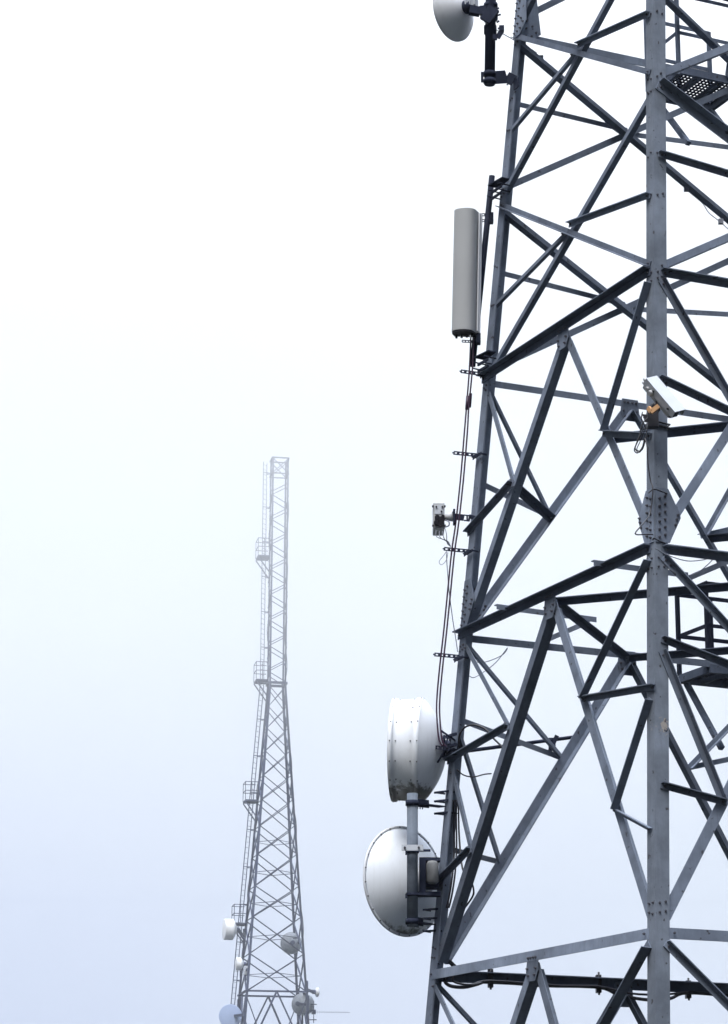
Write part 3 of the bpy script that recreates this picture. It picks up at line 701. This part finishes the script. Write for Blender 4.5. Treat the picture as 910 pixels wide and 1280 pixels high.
# ladder up its left side
m = MB(); 
def lad(z, y): return FP(-fh(z) - .31 + y * .65, fh(z) * .75 + y * .9, z)
for y in (-.19, .19):
    for z0, z1 in ((GZ, KZ), (KZ, FT - .1)): m.bar(lad(z0, y), lad(z1, y), .038, .038)
z = GZ + .3
while z < FT - .2: m.bar(lad(z, -.19), lad(z, .19), .018, .018); z += .3
z = 2.0
while z < FT: m.bar(lad(z, -.19), FP(-fh(z), fh(z) * .6, z), .04, .04); m.bar(lad(z, .19), FP(-fh(z), fh(z), z), .04, .04); z += 2.1
m.build('ladder', 'farsteel', far)
def far_platform(z):
    a = FP(-fh(z), -.05, z); root = bpy.data.objects.new('platform', None); root.parent = far; root.location = a - world_loc(far); root['wl'] = tuple(a); COL.objects.link(root)
    P = lambda x, y, h=0: FP(-fh(z) - x, fh(z) * .75 - .55 + y, z + h)
    w, l = .72, 1.05
    m = MB(); m.poly([P(0, 0), P(w, 0), P(w, l), P(0, l)], V((0, 0, .09))); m.build('floor_grating', 'farsteel', root)
    m = MB()
    for x, y in ((w, 0), (w, l), (w * .5, 0)): m.bar(P(x, y, .09), P(x, y, 1.12), .035, .035, up=V((1, 0, 0)))
    for h in (.6, 1.1):
        for p, q in (((w, 0), (w, l)), ((0, 0), (w, 0)), ((0, l), (w, l))): m.bar(P(*p, h), P(*q, h), .03, .035)
    m.build('guard_rail', 'farsteel', root)
    m = MB()
    for y in (.02, l - .02): m.bar(P(w, y), P(-.05, y, -1.05), .06, .06)
    m.build('support_strut', 'farsteel', root)
for z in (36.7, 29.35, 22.45, 15.55): far_platform(z)
# feeder cables tied up the far tower
def far_cable(i, off, label):
    pts = []; z = 9.0
    while z < FT - .6:
        p = fcor(i, z); o = (p - V((FXc, FY, z))).normalized(); pts.append(p + o * (.06 + .05 * math.sin(z * 2.1 + i)) + V((off + .05 * math.sin(z * 1.3), 0, 0))); z += .75
    m = MB(); m.tube(pts, .02, 5, 3); return tag(m.build('feeder_cable', 'black', None, pts[0]), label, 'cable', None)
far_cable(1, -.10, 'thin cable climbing the right side of the foggy tower')
far_cable(3, .10, 'thin cable climbing the ladder side of the foggy tower')

def far_dish(name, label, px, Yd, rad, ang, mat, drum=0.0, bowl=.25, elev=0, conn=None):
    C = at(*px, Yd); a = V((math.cos(R(ang)), math.sin(R(ang)), elev)).normalized()
    t = thing(name, label, 'dish antenna', C)
    m = MB(); m.lathe(C, a, [(0, rad + .012), (drum + .02, rad + .012), (drum + .02, rad - .02), (drum + .06, rad * .6), (drum + .07, 0)], 40); m.build('radome', mat, t)
    m = MB(); m.lathe(C, -a, [(0, rad)] + [(bowl * (1 - (1 - k / 8) ** 2), rad * (1 - k / 8)) for k in range(1, 9)], 40); m.build('reflector', mat, t)
    if conn is not None:
        m = MB(); h = C - a * bowl; cpt = V(conn); m.cyl(h + a * .05, h - a * .15, .12, 10); m.bar(h - a * .1, cpt, .14, .14); m.bar(cpt - V((0, 0, .5)), cpt + V((0, 0, .5)), .1, .1, up=V((1, 0, 0))); m.build('mount_bracket', 'farsteel', t)
    return t
far_dish('drum_dish', 'white drum dish pointing left below the lowest rail of the foggy tower', (291, 1162), 140.6, .57, 193, 'fardish', .48, .22, 0, fcor(3, 14.9))
far_dish('drum_dish', 'smaller white drum dish under the large one on the foggy tower', (301, 1205), 139.9, .34, 190, 'fardish', .24, .16, 0, fcor(3, 13.2))
far_dish('round_dish', 'dark grey dish behind the right leg of the foggy tower', (364, 1179), 141.2, .60, 105, 'fargrey', .05, .28, 0, fcor(2, 14.4))
far_dish('round_dish', 'pale blue round dish face low on the left of the foggy tower', (288, 1270), 139.6, .62, 268, 'farblue', .10, .22, 0, fcor(0, 10.4))
far_dish('drum_dish', 'dark grey drum dish low on the right of the foggy tower', (376, 1255), 140.4, .58, 62, 'fargrey', .45, .25, 0, fcor(1, 11.0))
far_dish('small_dish', 'tiny white dish beside the dark drum on the foggy tower', (396, 1240), 140.2, .26, 25, 'fardish', .03, .12, 0, fcor(1, 11.8))
t = thing('radio_box', 'small pale radio box right of the small drum on the foggy tower', 'radio', at(307.5, 1213, 139.4))
m = MB(); c = at(307.5, 1213, 139.4); m.box(c, V((.13, 0, 0)), V((0, .1, 0)), V((0, 0, .24))); bmesh.ops.bevel(m.bm, geom=list(m.bm.edges), offset=.03, segments=2, affect='EDGES'); m.build('housing', 'lightgrey', t)
m = MB(); m.bar(c + V((0, .1, 0)), fcor(0, c.z), .1, .1); m.cyl(c - V((0, 0, .24)), c - V((0, 0, .55)), .04, 6); m.build('bracket', 'farsteel', t)
c = at(391, 1265, 140.2)
t = thing('yagi_antenna', 'slim rod antenna reaching right from the foot of the foggy tower', 'antenna', c)
m = MB(); m.bar(c, c + V((2.05, .2, 0)), .018, .018)
for k in range(14): q = c + V((.25 + .13 * k, .0254 + .01268 * k, 0)); m.bar(q - V((0, 0, .07)), q + V((0, 0, .07)), .01, .01, up=V((1, 0, 0)))
m.build('boom', 'farsteel', t)
m = MB(); m.bar(fcor(1, c.z), c, .06, .06)
m.box(c + V((.05, 0, 0)), V((.12, 0, 0)), V((0, .1, 0)), V((0, 0, .12))); m.bar(c + V((.05, 0, -.6)), c + V((.05, 0, .6)), .04, .04, up=V((1, 0, 0)))
for dz in (.42, -.42): m.bar(c + V((-.3, 0, dz)), c + V((.22, 0, dz)), .05, .05)
m.build('mast', 'farsteel', t)

# ------------------------------------------------------------------ ground, fog, cloud
m, nt, b = new_mat('moor_grass'); co = objco(nt)
c = ramp(nt, noise(nt, .35, 8, .65, co), [(.3, (.006, .008, .005)), (.55, (.012, .014, .008)), (.75, (.022, .020, .012))])
nt.links.new(c, b.inputs['Base Color']); b.inputs['Roughness'].default_value = .95; bump(nt, b, noise(nt, 9, 6, .7, co), .8, .1); M['ground'] = m
g = MB(); N = 40; S_ = 430
vs = [[g.bm.verts.new((-S_ + 2 * S_ * i / N, -S_ + 2 * S_ * j / N + 60, GZ - (.35 * (math.sin(i * .9) * math.cos(j * .7) + 1) if abs(i - N / 2) > 3 or abs(j - N / 2 + 2) > 5 else 0))) for j in range(N + 1)] for i in range(N + 1)]
for i in range(N):
    for j in range(N): g.bm.faces.new((vs[i][j], vs[i + 1][j], vs[i + 1][j + 1], vs[i][j + 1])).smooth = True
o = g.build('ground', 'ground'); o['kind'] = 'structure'; o['label'] = 'rough moor grass under the towers'; o['category'] = 'ground'
def air(name, lo, hi, dens, colr, aniso, label):
    mt = bpy.data.materials.new(name); mt.use_nodes = True; nt = mt.node_tree
    nt.nodes.remove(nt.nodes['Principled BSDF']); pv = nt.nodes.new('ShaderNodeVolumePrincipled')
    pv.inputs['Color'].default_value = (*colr, 1); pv.inputs['Density'].default_value = dens; pv.inputs['Anisotropy'].default_value = aniso
    nt.links.new(pv.outputs[0], nt.nodes['Material Output'].inputs['Volume']); M[name] = mt
    lo, hi = V(lo), V(hi); b_ = MB(); b_.box((lo + hi) / 2, V(((hi.x - lo.x) / 2, 0, 0)), V((0, (hi.y - lo.y) / 2, 0)), V((0, 0, (hi.z - lo.z) / 2)))
    return tag(b_.build(name, name), label, 'fog' if name == 'haze' else 'cloud', None, 'stuff')
HAZE_D, CLOUD_D = .00013, .0108
air('haze', (-440, -380, GZ - 2.2), (440, 500, 43.3), HAZE_D, (.94, .97, 1.0), .6, 'thin pale mist between the towers')
air('low_cloud', (-130, 60, 24), (130, 200, 47), CLOUD_D, (.99, .99, 1.0), .7, 'low cloud swallowing the top of the far tower')

air('fog_bank', (-125, 95, GZ - 2), (125, 190, 23.9), .0034, (.93, .96, 1.0), .6, 'pale fog lying round the foot of the far tower')

# ------------------------------------------------------------------ overcast sky and light
SUN_EL, SUN_ROT = R(58), R(204)                 # veiled sun behind the viewer's left shoulder
w = bpy.data.worlds.new('World'); scene.world = w; w.use_nodes = True; nt = w.node_tree
bg = nt.nodes['Background']; sky = nd(nt, 'ShaderNodeTexSky', sky_type='NISHITA'); sky.sun_disc = False
sky.sun_elevation = SUN_EL; sky.sun_rotation = SUN_ROT
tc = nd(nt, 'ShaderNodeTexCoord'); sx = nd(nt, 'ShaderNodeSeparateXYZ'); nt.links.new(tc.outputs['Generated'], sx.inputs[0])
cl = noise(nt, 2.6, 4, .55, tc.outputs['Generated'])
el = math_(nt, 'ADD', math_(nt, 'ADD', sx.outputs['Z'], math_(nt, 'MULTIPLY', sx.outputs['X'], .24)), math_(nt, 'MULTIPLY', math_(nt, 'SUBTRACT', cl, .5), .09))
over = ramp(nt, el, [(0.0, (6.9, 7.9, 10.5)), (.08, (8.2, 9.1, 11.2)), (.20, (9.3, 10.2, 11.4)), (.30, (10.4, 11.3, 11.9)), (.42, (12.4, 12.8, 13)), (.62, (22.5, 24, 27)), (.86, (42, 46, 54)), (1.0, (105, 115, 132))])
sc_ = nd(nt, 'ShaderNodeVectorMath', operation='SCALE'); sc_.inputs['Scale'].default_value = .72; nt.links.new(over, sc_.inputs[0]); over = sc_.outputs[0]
east = ramp_v(nt, sx.outputs['X'], .22, .62)                       # unseen sky dimmed off to the right, added to deepen shade on the braces
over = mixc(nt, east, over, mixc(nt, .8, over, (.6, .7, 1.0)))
south = math_(nt, 'MULTIPLY', ramp_v(nt, sx.outputs['Y'], .62, .15), ramp_v(nt, sx.outputs['Z'], .94, .58))   # unseen low sky dimmed on the viewer's side, added to darken brace undersides
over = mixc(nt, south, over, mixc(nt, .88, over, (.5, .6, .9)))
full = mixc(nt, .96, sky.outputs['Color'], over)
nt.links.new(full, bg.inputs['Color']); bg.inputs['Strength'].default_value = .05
sl = bpy.data.lights.new('sun', 'SUN'); so = bpy.data.objects.new('sun', sl); COL.objects.link(so)
sl.energy = 1.5; sl.angle = R(28); sl.color = (1, .97, .92)
az = SUN_ROT; sd_ = V((math.sin(az) * math.cos(SUN_EL), math.cos(az) * math.cos(SUN_EL), math.sin(SUN_EL)))
so.rotation_euler = sd_.to_track_quat('Z', 'Y').to_euler(); so.location = (0, 0, 60)
scene.view_settings.view_transform = 'Standard'; scene.view_settings.look = 'None'
scene.view_settings.exposure = 1.24; scene.view_settings.gamma = 1
try:
    scene.cycles.volume_bounces = 2; scene.cycles.max_bounces = 8
except Exception: pass
GROUPS = {'thin_wire': 'thin wires on the near tower', 'cable_tie': 'bands round the front leg', 'dish_cable': 'cables beside the round dish',
          'antenna_pole': 'antenna poles on the left leg', 'beam_cable': 'cables under the lowest rear beam', 'jumper_cable': 'cables at the drum dish mount'}
for o in bpy.data.objects:
    k = o.name.split('.')[0]
    if o.parent is None and 'label' in o and 'group' not in o:
        if k in GROUPS: o['group'] = GROUPS[k]
        elif 'foggy tower' in o['label'] and 'dish' in k: o['group'] = 'dishes on the foggy tower'
        elif k == 'feeder_cable': o['group'] = 'cables on the foggy tower' if 'foggy' in o['label'] else 'feeder cables down the left leg'
for o in bpy.data.objects:
    if 'wl' in o: del o['wl']
